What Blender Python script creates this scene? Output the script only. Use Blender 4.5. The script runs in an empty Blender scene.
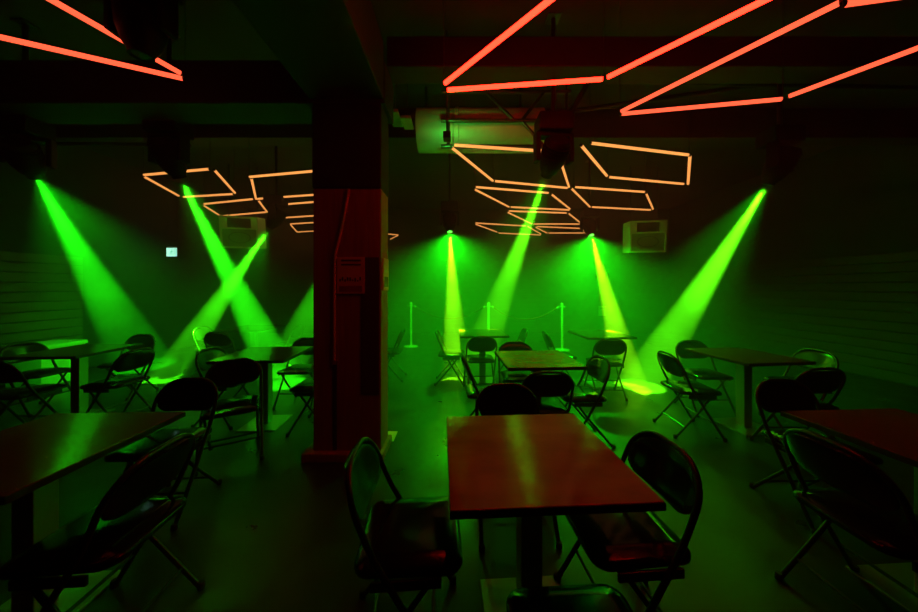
import bpy, bmesh, math, random
from mathutils import Vector, Matrix
random.seed(4)
S = bpy.context.scene
COL = S.collection
PI = math.pi
R = math.radians
CAMZ = 1.45
FPX, CX, HY = 306.0, 459.0, 287.0

# ------------------------------------------------------------------ helpers
def at(px, py, z):
    """point of the horizontal plane at height z seen at this place of the photo"""
    Y = FPX * (CAMZ - z) / (py - HY)
    return Vector(((px - CX) * Y / FPX, Y, z))

def mat(name, col, rough=.5, metal=0., noise=0., scale=8., bump=0., coat=0., spec=.5, stretch=(1, 1, 1), rvar=0.):
    m = bpy.data.materials.new(name); m.use_nodes = True
    nt = m.node_tree; b = nt.nodes['Principled BSDF']
    b.inputs['Base Color'].default_value = (*col, 1)
    b.inputs['Roughness'].default_value = rough
    b.inputs['Metallic'].default_value = metal
    b.inputs['Specular IOR Level'].default_value = spec
    if coat: b.inputs['Coat Weight'].default_value = coat; b.inputs['Coat Roughness'].default_value = .12
    tc = nt.nodes.new('ShaderNodeTexCoord'); mp = nt.nodes.new('ShaderNodeMapping')
    mp.inputs['Scale'].default_value = stretch
    nt.links.new(tc.outputs['Object'], mp.inputs['Vector'])
    n = nt.nodes.new('ShaderNodeTexNoise'); n.inputs['Scale'].default_value = scale
    n.inputs['Detail'].default_value = 5
    nt.links.new(mp.outputs['Vector'], n.inputs['Vector'])
    mix = nt.nodes.new('ShaderNodeMix'); mix.data_type = 'RGBA'
    mix.inputs['A'].default_value = (*[c * (1 - noise) for c in col], 1)
    mix.inputs['B'].default_value = (*[min(1, c * (1 + noise)) for c in col], 1)
    nt.links.new(n.outputs['Fac'], mix.inputs['Factor'])
    nt.links.new(mix.outputs['Result'], b.inputs['Base Color'])
    if rvar:
        mr = nt.nodes.new('ShaderNodeMapRange')
        mr.inputs['From Min'].default_value = .3; mr.inputs['From Max'].default_value = .7
        mr.inputs['To Min'].default_value = max(.03, rough - rvar); mr.inputs['To Max'].default_value = rough + rvar
        nt.links.new(n.outputs['Fac'], mr.inputs['Value']); nt.links.new(mr.outputs['Result'], b.inputs['Roughness'])
    if bump:
        bp = nt.nodes.new('ShaderNodeBump'); bp.inputs['Strength'].default_value = bump
        bp.inputs['Distance'].default_value = .01
        nt.links.new(n.outputs['Fac'], bp.inputs['Height']); nt.links.new(bp.outputs['Normal'], b.inputs['Normal'])
    return m

def emit(name, col, strength):
    m = bpy.data.materials.new(name); m.use_nodes = True
    nt = m.node_tree; b = nt.nodes['Principled BSDF']
    b.inputs['Base Color'].default_value = (.02, .02, .02, 1)
    b.inputs['Emission Color'].default_value = (*col, 1)
    b.inputs['Emission Strength'].default_value = strength
    return m

def obj(name, bm, m, parent=None, smooth=False, loc=None):
    me = bpy.data.meshes.new(name)
    bmesh.ops.recalc_face_normals(bm, faces=bm.faces)
    bm.to_mesh(me); bm.free()
    for p in me.polygons: p.use_smooth = smooth
    if smooth: me.set_sharp_from_angle(angle=R(40))
    o = bpy.data.objects.new(name, me); COL.objects.link(o)
    if m: me.materials.append(m)
    if parent: o.parent = parent
    if loc: o.location = loc
    return o

def tag(o, label, cat, group=None):
    o['label'] = label; o['category'] = cat
    if group: o['group'] = group
    return o

def empty(name, loc=(0, 0, 0), rz=0, label=None, cat=None, group=None):
    o = bpy.data.objects.new(name, None); COL.objects.link(o)
    o.location = loc; o.rotation_euler = (0, 0, rz); o.empty_display_size = .1
    if label: tag(o, label, cat, group)
    return o

def copy_tree(o, parent=None):
    c = o.copy(); COL.objects.link(c)
    if parent: c.parent = parent
    for ch in list(o.children): copy_tree(ch, c)
    return c

def box(bm, lo, hi, bev=0., mtx=None):
    t = bmesh.new(); bmesh.ops.create_cube(t, size=1)
    for v in t.verts:
        v.co = Vector([lo[i] + (v.co[i] + .5) * (hi[i] - lo[i]) for i in range(3)])
    if bev: bmesh.ops.bevel(t, geom=t.edges[:], offset=bev, segments=2, affect='EDGES', profile=.6)
    if mtx: bmesh.ops.transform(t, matrix=mtx, verts=t.verts)
    me = bpy.data.meshes.new('t'); t.to_mesh(me); t.free(); bm.from_mesh(me); bpy.data.meshes.remove(me)
    return bm

def bx(lo, hi, bev=0., mtx=None): return box(bmesh.new(), lo, hi, bev, mtx)

def tube(bm, pts, r, seg=10, caps=True):
    pts = [Vector(p) for p in pts]
    n = len(pts); rings = []
    t0 = (pts[1] - pts[0]).normalized()
    up = Vector((0, 0, 1)) if abs(t0.z) < .9 else Vector((1, 0, 0))
    u = t0.cross(up).normalized()
    for i, p in enumerate(pts):
        if i == 0: t = t0
        elif i == n - 1: t = (pts[-1] - pts[-2]).normalized()
        else: t = ((pts[i + 1] - p).normalized() + (p - pts[i - 1]).normalized()).normalized()
        u = (u - t * u.dot(t)).normalized(); v = t.cross(u)
        rr = r[i] if isinstance(r, (list, tuple)) else r
        rings.append([bm.verts.new(p + (u * math.cos(a) + v * math.sin(a)) * rr) for a in [2 * PI * k / seg for k in range(seg)]])
    for a, b in zip(rings, rings[1:]):
        for k in range(seg): bm.faces.new((a[k], a[(k + 1) % seg], b[(k + 1) % seg], b[k]))
    if caps: bm.faces.new(rings[0][::-1]); bm.faces.new(rings[-1])
    return bm

def tb(pts, r, seg=10): return tube(bmesh.new(), pts, r, seg)

def lathe(bm, prof, seg=24, mtx=None):
    rings = []
    for (r, z) in prof:
        rings.append([bm.verts.new((max(r, 1e-4) * math.cos(2 * PI * k / seg), max(r, 1e-4) * math.sin(2 * PI * k / seg), z)) for k in range(seg)])
    for a, b in zip(rings, rings[1:]):
        for k in range(seg): bm.faces.new((a[k], a[(k + 1) % seg], b[(k + 1) % seg], b[k]))
    bm.faces.new(rings[0][::-1]); bm.faces.new(rings[-1])
    if mtx: bmesh.ops.transform(bm, matrix=mtx, verts=bm.verts)
    return bm

def rrect(w, d, r, seg=5):
    out = []
    for cx, cy, a0 in ((w/2 - r, d/2 - r, 0), (-w/2 + r, d/2 - r, 90), (-w/2 + r, -d/2 + r, 180), (w/2 - r, -d/2 + r, 270)):
        for k in range(seg + 1):
            a = R(a0 + 90 * k / seg); out.append((cx + r * math.cos(a), cy + r * math.sin(a)))
    return out

def cushion(w, d, z0, z1, r, cy=0, dome=.008, taper=0.):
    bm = bmesh.new(); rings = []
    for ins, z in ((.012, z0), (.002, z0 + .006), (0, z0 + .012), (0, z1 - .01), (.005, z1 - .003), (.02, z1 + .002), (.06, z1 + dome)):
        pts = rrect(w - 2 * ins, d - 2 * ins, max(.01, r - ins))
        rings.append([bm.verts.new((x * (1 + taper * y / d), y + cy, z)) for x, y in pts])
    n = len(rings[0])
    for a, b in zip(rings, rings[1:]):
        for k in range(n): bm.faces.new((a[k], a[(k + 1) % n], b[(k + 1) % n], b[k]))
    bm.faces.new(rings[0][::-1]); bm.faces.new(rings[-1])
    return bm

# ------------------------------------------------------------------ materials
M = {}
M['floor'] = mat('dark_floor', (.024, .025, .023), .38, noise=.35, scale=3, bump=.05, rvar=.12)
M['wall'] = mat('dark_wall', (.028, .026, .024), .8, noise=.3, scale=4, bump=.2)
M['ceiling'] = mat('black_ceiling', (.022, .021, .02), .85, noise=.4, scale=3)
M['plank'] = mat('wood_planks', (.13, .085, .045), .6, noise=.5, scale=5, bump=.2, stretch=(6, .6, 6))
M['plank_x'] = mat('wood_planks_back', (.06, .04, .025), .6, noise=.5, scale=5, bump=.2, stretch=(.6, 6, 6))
M['timber'] = mat('pillar_timber', (.32, .19, .15), .7, noise=.45, scale=5, bump=.3, stretch=(7, 7, .5))
M['black_paint'] = mat('black_paint', (.007, .0065, .006), .75, noise=.3, scale=6, bump=.1)
M['vinyl'] = mat('black_vinyl', (.006, .006, .006), .15, noise=.2, scale=60, bump=.02, spec=.35)
M['steel_black'] = mat('black_steel', (.012, .012, .012), .3, metal=0, noise=.2, scale=20, spec=.6)
M['rubber'] = mat('rubber', (.02, .02, .02), .8, noise=.2, scale=30)
M['table'] = mat('laminate_dim', (.11, .03, .018), .13, noise=.45, scale=3.5, bump=.015, stretch=(1, 3, 1), rvar=.03)  # darker copy, the dimness of the less lit tables put into the colour
M['table_lit_red'] = mat('laminate_lit_red', (.33, .035, .025), .17, noise=.5, scale=5, bump=.04, stretch=(1, 2, 1), rvar=.06)  # same laminate, brighter and redder, the red tube light worked into its colour
M['edge'] = mat('table_edge', (.02, .014, .012), .5, noise=.2, scale=20)
M['brushed'] = mat('brushed_steel', (.42, .42, .42), .38, metal=.8, noise=.15, scale=30, stretch=(8, 8, .5))
M['fixture'] = mat('fixture_black', (.004, .004, .0045), .6, noise=.2, scale=30, bump=.05, spec=.15)
M['chrome'] = mat('chrome', (.75, .75, .75), .3, metal=.5, noise=.05, scale=10)
M['rope'] = mat('red_rope', (.22, .012, .012), .8, noise=.3, scale=60, bump=.4)
M['grey'] = mat('speaker_grey', (.7, .7, .62), .6, noise=.15, scale=20, bump=.05)
M['grille'] = mat('speaker_grille', (.22, .22, .2), .6, noise=.3, scale=120, bump=.3)
M['horn'] = mat('speaker_horn', (.03, .03, .03), .5, noise=.2, scale=20)
M['duct'] = mat('galvanised_duct', (.38, .4, .4), .5, metal=.3, noise=.25, scale=6)
M['paper'] = mat('paper', (.75, .7, .66), .7, noise=.12, scale=12)
M['ink'] = mat('ink', (.04, .03, .03), .7, noise=.1, scale=20)
M['pale'] = mat('pale_laminate', (.75, .8, .75), .4, noise=.1, scale=6)
M['tube_red'] = emit('red_tube_light', (1, .01, .004), 18)
M['tube_red_dim'] = emit('dim_red_tube_light', (1, .085, .035), 2.0)
M['tube_amber'] = emit('amber_tube_light', (1, .37, .085), 1.2)
M['lens'] = emit('green_lens', (.12, 1, .06), 4)
M['exit'] = emit('exit_panel', (.42, 1, .72), 1.8)
M['exit_green'] = emit('exit_pictogram', (.03, .6, .25), 1.0)

# ------------------------------------------------------------------ setting
XL, XR, YB, YF, ZC = -6.6, 6.6, 9.6, -1.6, 3.9
def struct(name, bm, m, label=None, smooth=False):
    o = obj(name, bm, m, smooth=smooth); o['kind'] = 'structure'
    if label: o['label'] = label; o['category'] = 'room'
    return o
struct('floor', bx((XL, YF, -.1), (XR, YB, 0)), M['floor'], 'dark concrete floor with green light pools')
struct('ceiling', bx((XL, YF, ZC), (XR, YB, ZC + .1)), M['ceiling'], 'black painted ceiling above the tube lights')
struct('wall_left', bx((XL - .1, YF, 0), (XL, YB, ZC)), M['wall'], 'dark wall on the left with timber boards')
struct('wall_right', bx((XR, YF, 0), (XR + .1, YB, ZC)), M['wall'], 'dark wall on the right with timber boards')
struct('wall_back', bx((XL, YB, 0), (XR, YB + .1, ZC)), M['wall'], 'dark wall at the far end behind the barriers')
def boards(axis, fixed, a0, a1, z1, inward):
    bm = bmesh.new(); z = .03
    while z < z1:
        off = random.uniform(.0, .008)
        if axis == 'y': lo, hi = (fixed, a0, z), (fixed + inward * (.022 + off), a1, z + .135)
        else: lo, hi = (a0, fixed, z), (a1, fixed + inward * (.022 + off), z + .135)
        lo2 = tuple(min(p, q) for p, q in zip(lo, hi)); hi2 = tuple(max(p, q) for p, q in zip(lo, hi))
        box(bm, lo2, hi2, .006); z += .15
    return bm
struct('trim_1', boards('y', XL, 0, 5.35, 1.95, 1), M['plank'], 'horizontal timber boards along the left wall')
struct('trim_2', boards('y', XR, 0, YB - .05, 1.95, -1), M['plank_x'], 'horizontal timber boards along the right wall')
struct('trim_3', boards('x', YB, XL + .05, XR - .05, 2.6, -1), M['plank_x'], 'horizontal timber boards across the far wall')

# pillar
def pil(name, lo, hi, m, parent=None, bev=.012): return obj(name, bx(lo, hi, bev), m, parent)
px0, px1, py0, py1 = -1.226, -.655, 2.57, 2.83
p = struct('pillar', bx((px0, py0, 0), (px1, py1, 2.28), .012), M['timber'], 'broad reddish timber clad pillar at the middle')
p['category'] = 'pillar'
c = pil('pillar_cap', (px0 - .004, py0 - .012, 2.28), (px1 + .004, py1 + .012, 3.0), M['black_paint'], p); c['label'] = 'black painted upper pillar section'
pil('plinth', (px0 - .075, py0 - .055, 0), (px1 + .03, py1 + .03, .075), M['timber'], p)
bm = bmesh.new()
box(bm, (-1.055, py0 - .006, .08), (-1.02, py0 + .01, .80), .002)
pil('pillar_groove', (-1.06, py0 - .004, .08), (-1.025, py0 + .004, .80), M['ink'], p, .001)
bm.free()
pil('junction_knob', (-1.06, py0 - .02, .80), (-1.02, py0, .84), M['timber'], p, .004)
o = pil('dark_strip', (-.82, py0 - .006, .55), (-.67, py0 + .004, 1.70), mat('dark_timber', (.07, .05, .04), .7, noise=.4, scale=5, stretch=(7, 7, .5)), p, .002)
pts = [(-.92, py0 - .014, 2.27), (-.93, py0 - .014, 2.2), (-.955, py0 - .014, 2.05), (-1.0, py0 - .014, 1.85), (-1.033, py0 - .014, 1.72), (-1.038, py0 - .014, 1.6), (-1.04, py0 - .014, 1.3), (-1.042, py0 - .014, .84)]
cb = tag(obj('cable_conduit', tb(pts, .011, 8), M['paper'], smooth=True), 'thin conduit bending down the front of the pillar', 'cable')

# poster on the front of pillar, notice on its side
fY = py0 - .012
pr = tag(obj('poster', bx((-1.02, fY, 1.395), (-.79, fY + .008, 1.70), .001), M['paper']), 'paper notice pinned on the front of the pillar', 'poster')
bm = bmesh.new()
for k, z in enumerate((1.665, 1.63)): box(bm, (-.985, fY - .002, z), (-.82, fY + .001, z + .014))
obj('heading', bm, M['ink'], pr)
bm = bmesh.new()
x = -1.0
for k in range(9):
    hgt = random.choice((.02, .03, .012)); z = 1.50 + random.uniform(-.006, .006)
    box(bm, (x, fY - .002, z), (x + .013, fY + .001, z + hgt)); x += .021
obj('scrawl', bm, M['ink'], pr)
obj('footer_band', bx((-1.0, fY - .002, 1.41), (-.81, fY + .001, 1.46)), mat('red_ink', (.3, .08, .06), .7, noise=.2), pr)
sn = tag(obj('notice_sheet', bx((px1 + .002, 2.60, 1.42), (px1 + .014, 2.79, 1.70), .001), M['paper']), 'white notice on the narrow right side of the pillar', 'poster')
obj('notice_band', bx((px1 + .0135, 2.61, 1.575), (px1 + .016, 2.78, 1.60)), M['exit_green'] if False else M['pale'], sn)
obj('notice_text', bx((px1 + .0135, 2.63, 1.45), (px1 + .016, 2.76, 1.54)), mat('green_ink', (.1, .25, .1), .7, noise=.2), sn)
fs = tag(obj('floor_sheet', bx((-.88, 2.87, .0), (-.615, 3.07, .003)), M['paper']), 'paper sheet lying on the floor behind the pillar foot', 'paper')
obj('print_mark', bx((-.72, 2.93, .003), (-.67, 3.0, .0035)), M['ink'], fs)

# ceiling structure
struct('beam_1', bx((XL, 2.56, 2.99), (-.62, 2.9, 3.35), .01), M['black_paint'], 'dark cross beam meeting the pillar')
struct('beam_2', bx((XL, 4.2, 3.5), (XR, 4.45, ZC), .01), mat('grey_paint', (.012, .012, .011), .8, noise=.3, scale=5), 'grey beam crossing the ceiling behind the pillar')
struct('beam_3', bx((-1.25, YF, 3.02), (-.63, 2.56, 3.5), .01), M['black_paint'], 'dark beam running overhead towards the pillar')
struct('beam_4', bx((-.62, 2.62, 3.34), (XR, 2.85, 3.6), .01), M['black_paint'], 'dark cross beam right of the pillar')

d = empty('ventilation_duct', (0, 3.75, 3.36), 0, 'round ventilation duct lit green near the pillar top', 'duct')
obj('duct_pipe', lathe(bmesh.new(), [(.25, -.5), (.25, -.05), (.262, -.045), (.262, -.005), (.25, 0), (.25, 1.0)], 32, Matrix.Rotation(PI/2, 4, 'Y')), M['duct'], d, True)
for x in (-.4, .75): obj('hanger_strap', bx((x - .015, -.01, .24), (x + .015, .01, .54)), M['steel_black'], d)
tr = empty('ceiling_truss', (0, 3.42, 0), 0, 'dark braced truss under the ceiling before the duct', 'truss')
obj('chord', tb([(-.2, 0, 3.31), (1.25, 0, 3.31)], .022), M['steel_black'], tr, True)
obj('chord', tb([(-.2, 0, 3.63), (1.25, 0, 3.63)], .022), M['steel_black'], tr, True)
obj('chord', tb([(-.2, 0, 3.02), (1.25, 0, 3.02)], .022), M['steel_black'], tr, True)
for a, b in (((.3, 0, 3.63), (.62, 0, 3.31)), ((.95, 0, 3.63), (.7, 0, 3.31)), ((.7, 0, 3.31), (.95, 0, 3.02)), ((-.12, 0, 3.63), (-.12, 0, 3.02)), ((1.2, 0, 3.63), (1.2, 0, 3.02))):
    obj('brace', tb([a, b], .018), M['steel_black'], tr, True)
for x in (-.12, 1.2): obj('hanger', tb([(x, 0, 3.63), (x, 0, ZC)], .012), M['steel_black'], tr, True)
for i, (lo, hi, lab) in enumerate((((-.78, 3.3, 3.34), (-.66, 3.62, 3.38), 'small flat panel hanging beside the pillar top'),
                                   ((-.64, 3.35, 3.30), (-.53, 3.6, 3.34), 'narrow flat panel hanging next to the round duct'),
                                   ((-1.50, 2.15, 3.46), (-1.36, 2.55, 3.5), 'thin flat strip under the ceiling left of the dark beam'))):
    c = [(lo[k] + hi[k]) / 2 for k in range(3)]
    e = empty('ceiling_panel', (c[0], c[1], lo[2]), 0, lab, 'panel')
    obj('panel', bx((lo[0] - c[0], lo[1] - c[1], 0), (hi[0] - c[0], hi[1] - c[1], .03), .004), M['duct'], e)
    obj('hanger', tb([(0, 0, .03), (0, 0, ZC - lo[2])], .006, 6), M['steel_black'], e)
for i, (a, b, lab) in enumerate((((1.3, 3.1, 3.55), (6.4, 3.3, 3.55), 'slim pipe crossing the ceiling at the front right'),
                                 ((1.5, 3.9, 3.7), (3.4, 3.4, 3.7), 'slanting pipe under the ceiling behind the front right tubes'),
                                 ((-6.4, 3.5, 3.1), (-3.6, 4.1, 3.35), 'sloping pipe under the ceiling on the left'),
                                 ((1.1, 3.3, 3.15), (1.45, 3.3, 3.75), 'short slanting rod right of the truss'))):
    tag(obj('ceiling_pipe', tb([a, b], .028, 10), M['black_paint'], smooth=True), lab, 'pipe')

# ------------------------------------------------------------------ tube lights
HT = 2.95
def up(p): return at(p[0], p[1], HT)
def frame_light(name_label, segs, mkey, r=.0155):
    P0 = sum((s[0] + s[1] for s in segs), Vector()) / (2 * len(segs))
    root = empty('tube_light_frame', P0, 0, name_label, 'tube light', 'slanted tube light frames under the ceiling')
    for a, b in segs:
        dd = (b - a).normalized(); a2 = a + dd * .008; b2 = b - dd * .008
        t = obj('light_tube', tb([a2 - P0, b2 - P0], r, 10), M[mkey], root, True)
        for q, s in ((a, 1), (b, -1)): obj('end_cap', tb([q - P0 + dd * s * .001, q - P0 + dd * s * .012], r * 1.06, 10), M['steel_black'], t, True)
    vs = []
    for a, b in segs:
        for q in (a, b):
            if all((q - w).length > .15 for w in vs): vs.append(q)
    for q in vs[:4]:
        obj('suspension_wire', tb([q - P0 + Vector((0, 0, r)), q - P0 + Vector((0, 0, ZC - HT))], .003, 5), M['steel_black'], root)
    return root
L = 1.17
def ext(a, b, n=L):
    a, b = up(a), up(b); return a, a + (b - a).normalized() * n
# near right pair (run out of the picture at the top)
a, a2 = ext((444, 84), (550, 0)); b, b2 = ext((606, 78), (765, 0))
frame_light('red tube light frame, nearest one right of the dark overhead beam', [(a, a2), (up((446, 90)), up((604, 79))), (b, b2), (a2, b2)], 'tube_red')
c, c2 = up((620, 112)), up((843, 1)); dd_, d2 = ext((787, 97), (918, 48))
frame_light('red tube light frame reaching the top right corner of the photo', [(c, c2), (up((620, 114)), up((783, 99))), (dd_, d2), (c2 + Vector((.02, .02, 0)), d2)], 'tube_red_dim')
# near left
e, e2 = ext((185, 79), (0, 37)); f0 = up((182, 74)); f2 = f0 + (up((48, -2)) - f0).normalized() * L
frame_light('red tube light frame at the top left corner of the photo', [(e, e2), (f0, f2), (e2, e2 + f2 - f0), (f2, e2 + f2 - f0)], 'tube_red_dim')
def F(label, *sg, m='tube_amber'):
    frame_light(label, [(up(s[0]), up(s[1])) for s in sg], m)
F('orange tube light frame around the middle spotlight', ((453, 145), (557, 152)), ((451, 147), (493, 181)), ((494, 181), (568, 188)), ((558, 153), (569, 187)))
F('orange tube light frame crossed by the middle beam, just below the frame around its lamp', ((475, 187), (549, 193)), ((474, 189), (509, 207)), ((510, 207), (570, 210)), ((551, 194), (570, 209)))
F('narrow orange tube light frame, third one down along the middle beam', ((508, 211), (567, 213)), ((507, 212), (532, 224)), ((533, 224), (582, 224)), ((568, 213), (582, 224)))
F('smallest orange tube light frame left of the middle beam', ((475, 223), (526, 226)), ((475, 224), (497, 232)), ((498, 233), (541, 235)), ((527, 226), (541, 234)))
F('small orange tube light frame right of the middle beam, lowest there', ((536, 226.5), (583, 228.5)), ((535, 227), (547, 233)), ((548, 233), (584, 233)), ((583, 228.6), (585, 233)))
F('large orange tube light frame above the right wall speaker', ((590, 143), (689, 155)), ((581, 145), (607, 176)), ((608, 177), (684, 184)), ((690, 155), (688, 184)))
F('orange tube light frame between the right speaker and the large frame', ((574, 187), (645, 192)), ((571, 188), (590, 207)), ((591, 207), (651, 210)), ((646, 193), (653, 209)))
F('orange tube light frame around the left spotlight', ((143.5, 175), (210, 169)), ((143, 176), (179, 196)), ((183, 197), (234, 194)), ((214, 169.5), (235, 193)))
k0, k1 = up((249, 177)), up((256, 199)); kd = (up((315, 171)) - k0).normalized() * L
frame_light('large orange tube light frame half hidden left of the pillar', [(k0, k0 + kd), (k0 + Vector((.01, .03, 0)), k1), (k1, k1 + kd), (k0 + kd, k1 + kd)], 'tube_amber')
F('orange tube light frame touching the top of the left speaker', ((204, 204), (254, 199)), ((203, 205), (219, 215)), ((222, 216), (267, 212)), ((258, 200), (267, 212)))
k0, k1 = up((277, 205)), up((281, 218)); kd = (up((314, 202)) - k0).normalized() * L
frame_light('small orange tube light frame beside the pillar, right of the left speaker', [(k0, k0 + kd), (k0, k1), (k1, k1 + kd), (k0 + kd, k1 + kd)], 'tube_amber')
k0, k1 = up((290, 224)), up((297, 232)); kd = (up((314, 222.5)) - k0).normalized() * L
frame_light('lowest orange tube light frame at the left edge of the pillar', [(k0, k0 + kd), (k0, k1), (k1, k1 + kd), (k0 + kd, k1 + kd)], 'tube_amber')
k0, k1 = up((398.5, 235)), up((389, 240)); kd = (up((388, 234)) - k0).normalized() * L
frame_light('tiny orange tube light corner peeking out right of the pillar', [(k0, k0 + kd), (k0, k1), (k1, k1 + kd)], 'tube_amber')

# ------------------------------------------------------------------ moving head spotlights
def moving_head(P, target, label, spot=True, power=1., angle=12.5, lime=.03, fill=None):
    P = Vector(P); T = Vector(target); dv = (T - P).normalized()
    H = P - dv * .235                                  # pivot of the head
    root = empty('moving_head', (H.x, H.y, H.z), 0, label, 'spotlight', 'moving head spotlights under the ceiling')
    az = math.atan2(dv.x, -dv.y)                      # yaw that brings the head's tilt plane round
    Rz = Matrix.Rotation(az, 4, 'Z')
    obj('base_box', bx((-.15, -.11, .20), (.15, .11, .36), .015), M['fixture'], root)
    bm = bmesh.new()
    for s in (-1, 1): box(bm, (s * .155 - .02, -.05, -.06), (s * .155 + .02, .05, .20), .012)
    box(bm, (-.175, -.05, .165), (.175, .05, .205), .01)
    bmesh.ops.transform(bm, matrix=Rz, verts=bm.verts)
    obj('yoke', bm, M['fixture'], root)
    q = Vector((0, 0, 1)).rotation_difference(dv).to_matrix().to_4x4()
    head = obj('head', lathe(bmesh.new(), [(.03, -.17), (.085, -.165), (.11, -.13), (.118, -.02), (.112, .05), (.085, .13), (.06, .17), (.058, .195), (.046, .195), (.044, .18)], 24, q), M['fixture'], root, True)
    bm = bmesh.new()
    for k in range(4): lathe_b = tube(bm, [dv * (-.12 + .03 * k), dv * (-.112 + .03 * k)], .122, 24)
    obj('cooling_fin', bm, M['fixture'], head)
    ln = obj('lens', lathe(bmesh.new(), [(.043, .181), (.043, .186), (.02, .192)], 20, q), M['lens'] if spot else M['horn'], head, True)
    bm = tb([(0, 0, .36), (0, 0, ZC - H.z)], .02, 10); box(bm, (-.06, -.06, ZC - H.z - .012), (.06, .06, ZC - H.z), .003)
    obj('drop_pole', bm, M['steel_black'], root, True)
    if spot:
        ld = bpy.data.lights.new('spot_beam', 'SPOT')
        ld.energy = BEAM * power; ld.color = (lime, 1, .004); ld.shadow_soft_size = .022
        ld.spot_size = R(angle); ld.spot_blend = .25
        lo = bpy.data.objects.new('spot_beam', ld); COL.objects.link(lo)
        lo.location = P
        lo.rotation_euler = dv.to_track_quat('-Z', 'Y').to_euler()
        if fill:                                     # added wide fill light, tilted off the beam, no source of its own
            l2 = bpy.data.lights.new('added_fill_spot', 'SPOT'); l2.energy = BEAM * fill[0]; l2.color = (.004, 1, .004)
            l2.spot_size = R(fill[1]); l2.spot_blend = 1; l2.shadow_soft_size = .04
            o2 = bpy.data.objects.new('added_fill_spot', l2); COL.objects.link(o2)
            o2.location = lo.location; o2.rotation_euler = (dv + Vector((0, .65 if fill[1] > 100 else .15, 0))).to_track_quat('-Z', 'Y').to_euler()
    return root
BEAM = 24000.; HAZE = (.006, .14)
Zs = 2.5
def fl(px, py): return at(px, py, 0)
moving_head(at(38, 180, Zs), fl(145, 366), 'leftmost spotlight, its beam slanting down to the right', lime=.012, fill=(.025, 60))
moving_head(at(182, 182, Zs), fl(285, 384), 'spotlight inside the left orange tube frame', angle=11.5, lime=.02, fill=(.004, 60))
moving_head(at(268, 230, 2.4), fl(167, 379), 'small far spotlight beside the left speaker', angle=11, lime=.05, power=1.15, fill=(.008, 60))
moving_head(at(450, 234, 2.4), fl(457, 382), 'far spotlight right of the pillar with a nearly upright beam', angle=12, lime=.24, power=.8, fill=(.034, 164))
moving_head(at(545, 179, Zs), fl(479, 356), 'bulky spotlight hanging inside the middle orange tube frame', angle=10.5, power=1.1, lime=.1, fill=(.008, 55))
moving_head(at(592, 237, 2.4), fl(631, 388), 'far spotlight left of the right speaker', angle=10, lime=.28, power=.8, fill=(.034, 164))
moving_head(at(765, 188, Zs), fl(640, 386), 'rightmost spotlight, its beam slanting down to the left', power=1.25, lime=.1, fill=(.014, 55))
moving_head(at(362, 205, Zs), fl(283, 372), 'spotlight hidden behind the pillar, beam end showing on its left', power=.8)
moving_head((-1.87, 1.80, 2.765), (-1.87, 1.75, 0), 'unlit spotlight blocking part of the top left red tube', spot=False)

# small lamp on the duct
fd = empty('flood_lamp', (-.116, 2.93, 2.89), 0, 'tiny green lamp at the end of the truss', 'lamp')
obj('lamp_body', bx((-.035, -.05, -.03), (.035, .05, .03), .008), M['fixture'], fd)
obj('lamp_lens', bx((-.028, .05, -.022), (.028, .056, .022), .002), M['lens'], fd)
obj('stem', tb([(0, 0, .03), (0, 0, ZC - 2.89)], .008, 6), M['steel_black'], fd)
for nm, loc, tgt, en in (('duct_wash', (-.116, 3.0, 2.89), (.15, 3.75, 3.3), 4),):
    ld = bpy.data.lights.new(nm, 'SPOT'); ld.energy = en * 4; ld.color = (.03, 1, .06); ld.spot_size = R(120); ld.spot_blend = 1; ld.shadow_soft_size = .03
    lo = bpy.data.objects.new(nm, ld); COL.objects.link(lo); lo.location = loc
    lo.rotation_euler = (Vector(tgt) - Vector(loc)).to_track_quat('-Z', 'Y').to_euler()

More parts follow.
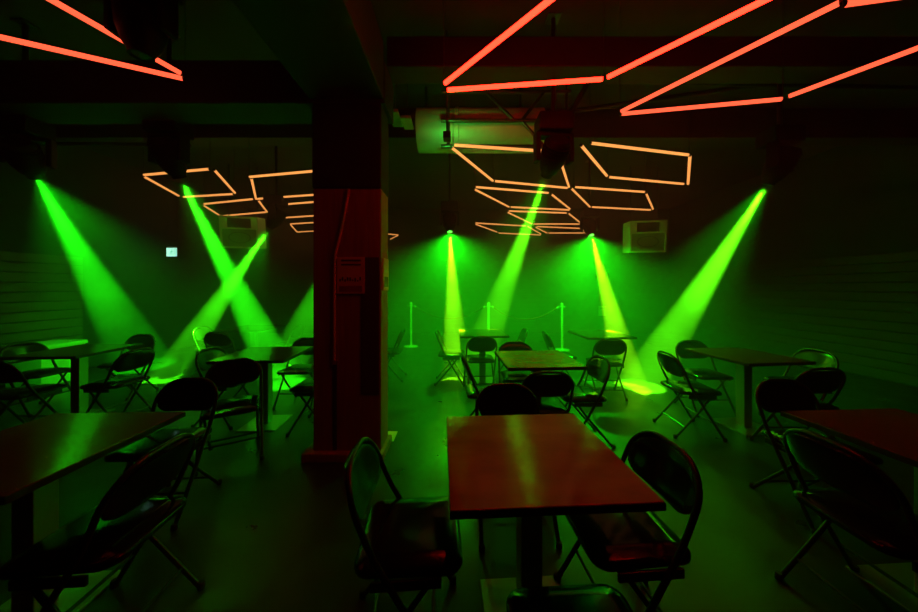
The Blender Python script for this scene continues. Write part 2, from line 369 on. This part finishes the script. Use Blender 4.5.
# ------------------------------------------------------------------ folding chairs
def make_chair():
    root = empty('folding_chair')
    xh = .205; zt = .78; rc = .155
    prof = [(.215, .0), (.13, .14), (.045, .28), (-.045, .43), (-.085, .50), (-.115, .57)]
    d = Vector((0, -.075, .19)).normalized()
    base = Vector((0, -.115, .57))
    Ltop = (zt - .57) / d.z
    side = [Vector((xh + .012 * (1 - z / .57), y, z)) for y, z in prof]
    arc = []
    for k in range(0, 9):
        a = PI/2 * k / 8
        arc.append(Vector((xh - rc + rc * math.cos(a), 0, 0)) + base + d * (Ltop - rc + rc * math.sin(a)))
    right = side + arc
    left = [Vector((-v.x, v.y, v.z)) for v in reversed(right)]
    obj('frame', tb(right + left, .0115, 10), M['steel_black'], root, True)
    for s in (1, -1):
        leg = obj('rear_leg', tb([(s * .178, .135, .425), (s * .178, .02, .27), (s * .178, -.215, 0)], .0105, 10), M['steel_black'], root, True)
        obj('foot_cap', lathe(bmesh.new(), [(.014, 0), (.016, .004), (.015, .03), (.012, .034)], 12, Matrix.Translation((s * .178, -.213, 0))), M['rubber'], leg, True)
        obj('foot_cap', lathe(bmesh.new(), [(.015, 0), (.017, .004), (.016, .03), (.013, .034)], 12, Matrix.Translation((s * (xh + .011), .211, 0))), M['rubber'], root, True)
        obj('hinge_bracket', bx((s * .196 - .006, -.10, .385), (s * .196 + .006, .15, .42), .003), M['steel_black'], root)
    obj('crossbar', tb([(-.178, -.125, .104), (.178, -.125, .104)], .008, 8), M['steel_black'], root, True)
    obj('crossbar', tb([(-.212, .12, .157), (.212, .12, .157)], .008, 8), M['steel_black'], root, True)
    obj('seat', cushion(.385, .40, .415, .448, .06, .03, .016, .06), M['vinyl'], root, True)
    # padded back panel following the bow of the frame
    bm = bmesh.new(); nx, nz = 18, 8; W = xh - .004; hb = .215
    def pt(u, w, front):
        x = (2 * u - 1) * W; ax = abs(x)
        rt = rc - .006; ct = 0 if ax <= W - rt else rt - math.sqrt(max(0, rt * rt - (ax - W + rt) ** 2))
        rb = .085; cb = 0 if ax <= W - rb else rb - math.sqrt(max(0, rb * rb - (ax - W + rb) ** 2))
        s = (Ltop - .004 - ct) * w + (Ltop - hb + cb) * (1 - w)
        pnt = base + d * s; nrm = Vector((0, d.z, -d.y))
        bow = -.028 * (1 - (x / W) ** 2)
        edge = min(1, min(u, 1 - u) * 8) * min(1, min(w, 1 - w) * 6 + .25)
        th = .005 + .008 * edge
        return Vector((x, 0, 0)) + pnt + nrm * (bow + (th if front else -th * .7))
    g = [[[bm.verts.new(pt(i / nx, j / nz, f)) for j in range(nz + 1)] for i in range(nx + 1)] for f in (1, 0)]
    for f in (0, 1):
        for i in range(nx):
            for j in range(nz): bm.faces.new((g[f][i][j], g[f][i + 1][j], g[f][i + 1][j + 1], g[f][i][j + 1]))
    for i in range(nx):
        for j in (0, nz): bm.faces.new((g[0][i][j], g[0][i + 1][j], g[1][i + 1][j], g[1][i][j]))
    for j in range(nz):
        for i in (0, nx): bm.faces.new((g[0][i][j], g[0][i][j + 1], g[1][i][j + 1], g[1][i][j]))
    obj('backrest', bm, M['vinyl'], root, True)
    return root
proto = make_chair(); used = [False]
def chair(x, y, face, label):
    """face: direction the sitter looks, degrees counter-clockwise from the room's depth axis"""
    o = proto if not used[0] else copy_tree(proto)
    used[0] = True
    o.location = (x, y, 0); o.rotation_euler = (0, 0, R(face))
    tag(o, label, 'chair', 'black folding chairs around the tables')

AWAY, CAM, RIGHT, LEFT = 0, 180, -90, 90
chair(-.225, 1.27, RIGHT + 4, 'black folding chair left of the nearest red table, in front of the pillar')
chair(.71, 1.31, LEFT + 4, 'black folding chair right of the nearest red table, red glints on its seat')
chair(.33, 1.90, CAM + 3, 'black folding chair on the far side of the nearest red table')
chair(.355, .805, AWAY + 3, 'black folding chair tucked in before the nearest red table, only its seat showing')
chair(.71, 2.60, AWAY, 'black folding chair before the second red table, back to the camera')
chair(1.17, 2.92, LEFT + 2, 'black folding chair right of the second red table, seen from its side')
chair(.24, 3.0, RIGHT + 3, 'black folding chair left of the second red table, seen edge on')
chair(.68, 3.52, CAM, 'black folding chair behind the second red table')
chair(.30, 4.31, AWAY + 4, 'black folding chair before the far table where the upright beam lands')
chair(.88, 4.95, LEFT, 'black folding chair right of the far table where the upright beam lands')
chair(-.14, 4.68, RIGHT, 'black folding chair standing in the pool of the upright beam')
chair(1.97, 4.12, AWAY - 3, 'black folding chair before the far table under the right hand beams')
chair(1.47, 4.55, RIGHT, 'black folding chair left of the far table under the right hand beams')
chair(2.30, 3.10, RIGHT - 4, 'black folding chair left of the dim table on the right, beside the light pool')
chair(2.88, 3.62, CAM, 'black folding chair behind the dim table on the right')
chair(3.0, 2.70, AWAY, 'black folding chair before the dim table on the right')
chair(3.62, 3.25, LEFT, 'black folding chair right of the dim table on the right')
chair(2.30, 2.0, CAM, 'black folding chair on the far side of the nearest table at the right edge')
chair(1.80, 1.34, RIGHT, 'black folding chair left of the nearest table at the right edge')
chair(-1.95, 2.64, 212, 'black folding chair turned away before the table left of the pillar')
chair(-2.53, 3.33, RIGHT, 'black folding chair left of the table beside the pillar')
chair(-1.97, 3.82, CAM, 'black folding chair behind the table left of the pillar')
chair(-1.45, 3.18, LEFT, 'black folding chair half hidden by the left edge of the pillar')
chair(-1.93, 2.03, CAM + 3, 'black folding chair on the far side of the nearest table on the left')
chair(-1.44, 1.28, LEFT + 4, 'black folding chair right of the nearest table on the left, red streaks on its seat')
chair(-3.63, 3.28, LEFT, 'black folding chair right of the table at the left edge, against the light')
chair(-4.45, 4.12, CAM, 'black folding chair behind the table at the left edge')
chair(-4.98, 3.62, RIGHT, 'black folding chair left of the table at the left edge')
chair(-4.22, 2.95, AWAY, 'black folding chair before the table at the left edge')
chair(-4.12, 5.12, RIGHT, 'folding chair at the far left table, back lit bright by the crossing beam')
chair(-3.60, 4.72, AWAY, 'black folding chair before the far left table where two beams cross')
chair(-3.0, 5.4, LEFT, 'black folding chair right of the far left table where two beams cross')
chair(-1.08, 4.85, LEFT, 'black folding chair showing just right of the pillar')

# ------------------------------------------------------------------ tables
def make_table():
    root = empty('bistro_table')
    top = obj('tabletop', bx((-.35, -.35, .725), (.35, .35, .75), .003), M['table'], root)
    bm = bmesh.new()
    for lo, hi in (((-.352, -.352, .722), (.352, -.347, .747)), ((-.352, .347, .722), (.352, .352, .747)), ((-.352, -.352, .722), (-.347, .352, .747)), ((.347, -.352, .722), (.352, .352, .747))): box(bm, lo, hi)
    obj('edge_band', bm, M['edge'], top)
    obj('mounting_plate', bx((-.16, -.16, .712), (.16, .16, .725), .003), M['steel_black'], root)
    obj('column', bx((-.045, -.045, .012), (.045, .045, .712), .004), M['brushed'], root)
    obj('base_plate', bx((-.19, -.19, 0), (.19, .19, .012), .003), M['brushed'], root)
    return root
tproto = make_table(); tused = [False]
def table(x, y, rz, label, red=False):
    o = copy_tree(tproto)
    tused[0] = True
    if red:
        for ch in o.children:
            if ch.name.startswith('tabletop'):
                ch.data = ch.data.copy(); ch.data.materials[0] = M['table_lit_red']
    o.location = (x, y, 0); o.rotation_euler = (0, 0, R(rz)); tag(o, label, 'table', 'square pedestal tables in rows')
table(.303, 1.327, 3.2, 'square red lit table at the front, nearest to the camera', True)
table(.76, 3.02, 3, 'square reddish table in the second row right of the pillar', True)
table(.36, 4.72, 2, 'square table at the back where the upright beam lands')
table(2.12, 4.6, 2, 'square table at the back, its top lit by the right hand beams')
table(2.96, 3.18, 6, 'square dim table at right with a steel pedestal')
table(2.19, 1.40, 3, 'square table cut off by the right edge of the photo')
table(-2.05, 3.25, 4, 'square table just left of the pillar')
table(-1.88, 1.36, 2, 'square dark table at bottom left with a green streak')
table(-4.24, 3.42, 3, 'square table at the left edge before the pale counter')
tproto.location = (-3.58, 5.35, 0); tag(tproto, 'square table at far left behind the crossing beams', 'table', 'square pedestal tables in rows')

# pale counter by the left wall
ct = empty('bench_counter', (-6.28, 4.67, 0), 0, 'low pale counter by the left wall, lit green', 'counter')
obj('counter_top', bx((-.27, -.28, .55), (.28, .28, .60), .006), M['pale'], ct)
obj('counter_body', bx((-.26, -.26, 0), (.26, .26, .55), .004), M['pale'], ct)

# ------------------------------------------------------------------ barrier posts
def make_post():
    root = empty('barrier_post')
    obj('base', lathe(bmesh.new(), [(.17, 0), (.17, .012), (.15, .022), (.04, .04), (.03, .05)], 28), M['chrome'], root, True)
    obj('pole', lathe(bmesh.new(), [(.028, .04), (.028, .98)], 16), M['chrome'], root, True)
    obj('finial', lathe(bmesh.new(), [(.03, .98), (.045, .985), (.045, 1.0), (.03, 1.01), (.035, 1.03), (.038, 1.05), (.025, 1.075), (.005, 1.085)], 16), M['chrome'], root, True)
    for s in (-1, 1): obj('hook', tb([(s * .03, 0, .99), (s * .07, 0, .985), (s * .085, 0, 1.0)], .008, 8), M['chrome'], root, True)
    return root
posts = [(at(411, 346.5, 0), 'chrome barrier post, the one nearest the pillar'), (at(488.5, 348, 0), 'chrome barrier post behind the middle beam'), (at(562, 350, 0), 'chrome barrier post left of the far table under the right hand beams')]
pp = make_post()
for i, (q, lab) in enumerate(posts):
    o = pp if i == 0 else copy_tree(pp)
    o.location = q; tag(o, lab, 'barrier', 'chrome barrier posts by the far wall')
for i, lab in ((0, 'red rope between the pillar side post and the middle post'), (1, 'red rope hanging from the middle post to the right post')):
    A = posts[i][0] + Vector((.085, 0, .99)); B = posts[i + 1][0] + Vector((-.085, 0, .99))
    pts = [A.lerp(B, t / 16) - Vector((0, 0, .30 * 4 * (t / 16) * (1 - t / 16))) for t in range(17)]
    rp = tag(obj('barrier_rope', tb(pts, .016, 8), M['rope'], smooth=True), lab, 'rope', 'red barrier ropes')
    for q, w in ((pts[0], pts[1]), (pts[-1], pts[-2])): obj('rope_end', tb([q, q.lerp(w, .4)], .021, 10), M['chrome'], rp, True)

# ------------------------------------------------------------------ hung speakers
def speaker(x, y, z, rz, tilt, label):
    root = empty('speaker', (x, y, z), R(rz), label, 'speaker', 'hung loudspeakers')
    root.rotation_euler = (R(tilt), 0, R(rz))
    w, h, dp = .66, .62, .40
    obj('cabinet', bx((-w/2, 0, -h/2), (w/2, dp, h/2), .01), M['grey'], root)
    bm = bmesh.new()
    for lo, hi in (((-w/2, -.03, -h/2), (w/2, 0, -h/2 + .035)), ((-w/2, -.03, h/2 - .04), (w/2, 0, h/2)), ((-w/2, -.03, -h/2), (-w/2 + .035, 0, h/2)),
                   ((w/2 - .035, -.03, -h/2), (w/2, 0, h/2)), ((-w/2, -.03, .06), (w/2, 0, .09)), ((-w/2, -.03, .06), (-w/2 + .12, 0, h/2)), ((w/2 - .12, -.03, .06), (w/2, 0, h/2))):
        box(bm, lo, hi, .004)
    obj('front_frame', bm, M['grey'], root)
    bm = bmesh.new(); box(bm, (-.2, -.006, .09), (.2, .004, h/2 - .04)); 
    obj('horn', bm, M['horn'], root)
    gr = obj('grille', bx((-w/2 + .035, -.012, -h/2 + .035), (w/2 - .035, .002, .06), .002), M['grille'], root)
    bm = bmesh.new(); n = 40; ra = []
    for s, yy in ((1.0, -.013), (.93, -.018), (.86, -.013)):
        ra.append([bm.verts.new((.2 * s * math.cos(2 * PI * k / n), yy, -.1 + .11 * s * math.sin(2 * PI * k / n))) for k in range(n)])
    for a, b in zip(ra, ra[1:]):
        for k in range(n): bm.faces.new((a[k], a[(k + 1) % n], b[(k + 1) % n], b[k]))
    obj('woofer_ring', bm, M['horn'], root, True)
    inv = (Matrix.Rotation(R(rz), 3, 'Z') @ Matrix.Rotation(R(tilt), 3, 'X')).inverted()
    for s in (-1, 1):
        a = Vector((s * .25, .2, h/2)); b = a + inv @ Vector((0, 0, ZC - z - h/2 + .02))
        obj('hanging_rod', tb([a, b], .01, 8), M['steel_black'], root, True)
speaker(-4.3, 6.0, 2.52, 14, 8, 'grey loudspeaker hung at left, half crossed by a beam')
speaker(3.70, 6.0, 2.44, -11, 5, 'grey loudspeaker hung at right, clear of the beams')

# exit sign
ex = empty('exit_sign', (-6.1, 6.5, 2.19), R(-6), 'small glowing exit sign at far left', 'sign')
obj('sign_case', bx((-.14, 0, -.11), (.14, .05, .12), .006), M['fixture'], ex)
obj('light_panel', bx((-.12, -.006, -.09), (.12, .0, .09), .001), M['exit'], ex)
bm = bmesh.new()   # running figure, door and arrow
box(bm, (.06, -.009, -.07), (.068, -.006, .06)); box(bm, (.06, -.009, .055), (.105, -.006, .063)); box(bm, (.1, -.009, -.07), (.108, -.006, .06))
tube(bm, [(.02, -.008, .05), (.02, -.0075, .0501)], .0001, 4)
lathe_pts = [(.01 + .013 * math.cos(2 * PI * k / 12), -.009, .047 + .013 * math.sin(2 * PI * k / 12)) for k in range(12)]
bm.faces.new([bm.verts.new(q) for q in lathe_pts])
for a, b in (((.0, 0, .03), (-.012, 0, -.01)), ((-.012, 0, -.01), (.02, 0, -.035)), ((.02, 0, -.035), (.01, 0, -.065)), ((-.012, 0, -.01), (-.035, 0, -.04)), ((-.035, 0, -.04), (-.06, 0, -.04)), ((0, 0, .025), (.03, 0, .005)), ((0, 0, .025), (-.03, 0, .01))):
    tube(bm, [(a[0], -.007, a[2]), (b[0], -.007, b[2])], .006, 6)
obj('pictogram', bm, M['exit_green'], ex)
for s in (-1, 1): obj('hanging_rod', tb([(s * .1, .025, .12), (s * .1, .025, ZC - 2.19)], .005, 6), M['steel_black'], ex)

# small notice on the far wall
nw = at(604, 311, 0)
nt_ = tag(obj('wall_notice', bx((4.36, YB - .046, .55), (4.6, YB - .034, .86), .002), M['paper']), 'pale notice on the far wall behind the right hand beam', 'poster')
obj('notice_line', bx((4.39, YB - .049, .78), (4.57, YB - .046, .80)), M['ink'], nt_)

# ------------------------------------------------------------------ haze
# ------------------------------------------------------------------ world, camera, colour
w = bpy.data.worlds.new('World'); S.world = w; w.use_nodes = True
w.node_tree.nodes['Background'].inputs['Color'].default_value = (0, 0, 0, 1)
# stage haze: thin near the camera, thick around the spotlights, a low puff of fog on the floor
nt = w.node_tree; N = nt.nodes.new; LK = nt.links.new
wv = N('ShaderNodeVolumeScatter'); wv.inputs['Anisotropy'].default_value = .45
geo = N('ShaderNodeNewGeometry'); sep = N('ShaderNodeSeparateXYZ'); LK(geo.outputs['Position'], sep.inputs[0])
mr = N('ShaderNodeMapRange'); mr.interpolation_type = 'SMOOTHSTEP'
for k, v in (('From Min', 1.6), ('From Max', 4.0), ('To Min', HAZE[0]), ('To Max', HAZE[1])): mr.inputs[k].default_value = v
LK(sep.outputs['Y'], mr.inputs['Value'])
nz = N('ShaderNodeTexNoise'); nz.inputs['Scale'].default_value = 1.1; nz.inputs['Detail'].default_value = 2
LK(geo.outputs['Position'], nz.inputs['Vector'])
m2 = N('ShaderNodeMapRange')
for k, v in (('From Min', .3), ('From Max', .7), ('To Min', .55), ('To Max', 1.45)): m2.inputs[k].default_value = v
LK(nz.outputs['Fac'], m2.inputs['Value'])
mu = N('ShaderNodeMath'); mu.operation = 'MULTIPLY'
LK(mr.outputs['Result'], mu.inputs[0]); LK(m2.outputs['Result'], mu.inputs[1])
def fall(sock, lo, hi, v0, v1, prev, off=0, absolute=False):
    if absolute:
        sb = N('ShaderNodeMath'); sb.operation = 'SUBTRACT'; LK(sock, sb.inputs[0]); sb.inputs[1].default_value = off
        ab = N('ShaderNodeMath'); ab.operation = 'ABSOLUTE'; LK(sb.outputs[0], ab.inputs[0]); sock = ab.outputs[0]
    r_ = N('ShaderNodeMapRange'); r_.interpolation_type = 'SMOOTHSTEP'
    for k, v in (('From Min', lo), ('From Max', hi), ('To Min', v0), ('To Max', v1)): r_.inputs[k].default_value = v
    LK(sock, r_.inputs['Value'])
    q = N('ShaderNodeMath'); q.operation = 'MULTIPLY'; LK(prev, q.inputs[0]); LK(r_.outputs['Result'], q.inputs[1])
    return q.outputs[0]
den = fall(sep.outputs['X'], 3.8, 6.2, 1, .3, mu.outputs[0], -.2, True)
den = fall(sep.outputs['Z'], 2.45, 3.0, 1, .15, den)
ds = N('ShaderNodeVectorMath'); ds.operation = 'DISTANCE'; LK(geo.outputs['Position'], ds.inputs[0]); ds.inputs[1].default_value = (-.6, 4.3, .15)
pf = N('ShaderNodeMapRange'); pf.interpolation_type = 'SMOOTHSTEP'
for k, v in (('From Min', .1), ('From Max', 1.0), ('To Min', .08), ('To Max', 0)): pf.inputs[k].default_value = v
LK(ds.outputs['Value'], pf.inputs['Value'])
pm = N('ShaderNodeMath'); pm.operation = 'MULTIPLY'; LK(pf.outputs['Result'], pm.inputs[0]); LK(m2.outputs['Result'], pm.inputs[1])
ad = N('ShaderNodeMath'); ad.operation = 'ADD'; LK(den, ad.inputs[0]); LK(pm.outputs[0], ad.inputs[1]); den = ad.outputs[0]
LK(den, wv.inputs['Density'])
LK(wv.outputs['Volume'], nt.nodes['World Output'].inputs['Volume'])
w.cycles.volume_step_size = .35
cam = bpy.data.cameras.new('Camera'); co = bpy.data.objects.new('Camera', cam); COL.objects.link(co)
cam.sensor_width = 36; cam.sensor_fit = 'HORIZONTAL'; cam.lens = 12; cam.clip_start = .02
cam.shift_y = -(306 - HY) / 918.
co.location = (0, 0, CAMZ); co.rotation_euler = (PI/2, 0, 0)
S.camera = co
vw = S.view_settings; vw.view_transform = 'Standard'; vw.look = 'None'; vw.exposure = 0; vw.gamma = 1; vw.use_curve_mapping = False
S.cycles.use_denoising = True
S.cycles.max_bounces = 6; S.cycles.volume_bounces = 0
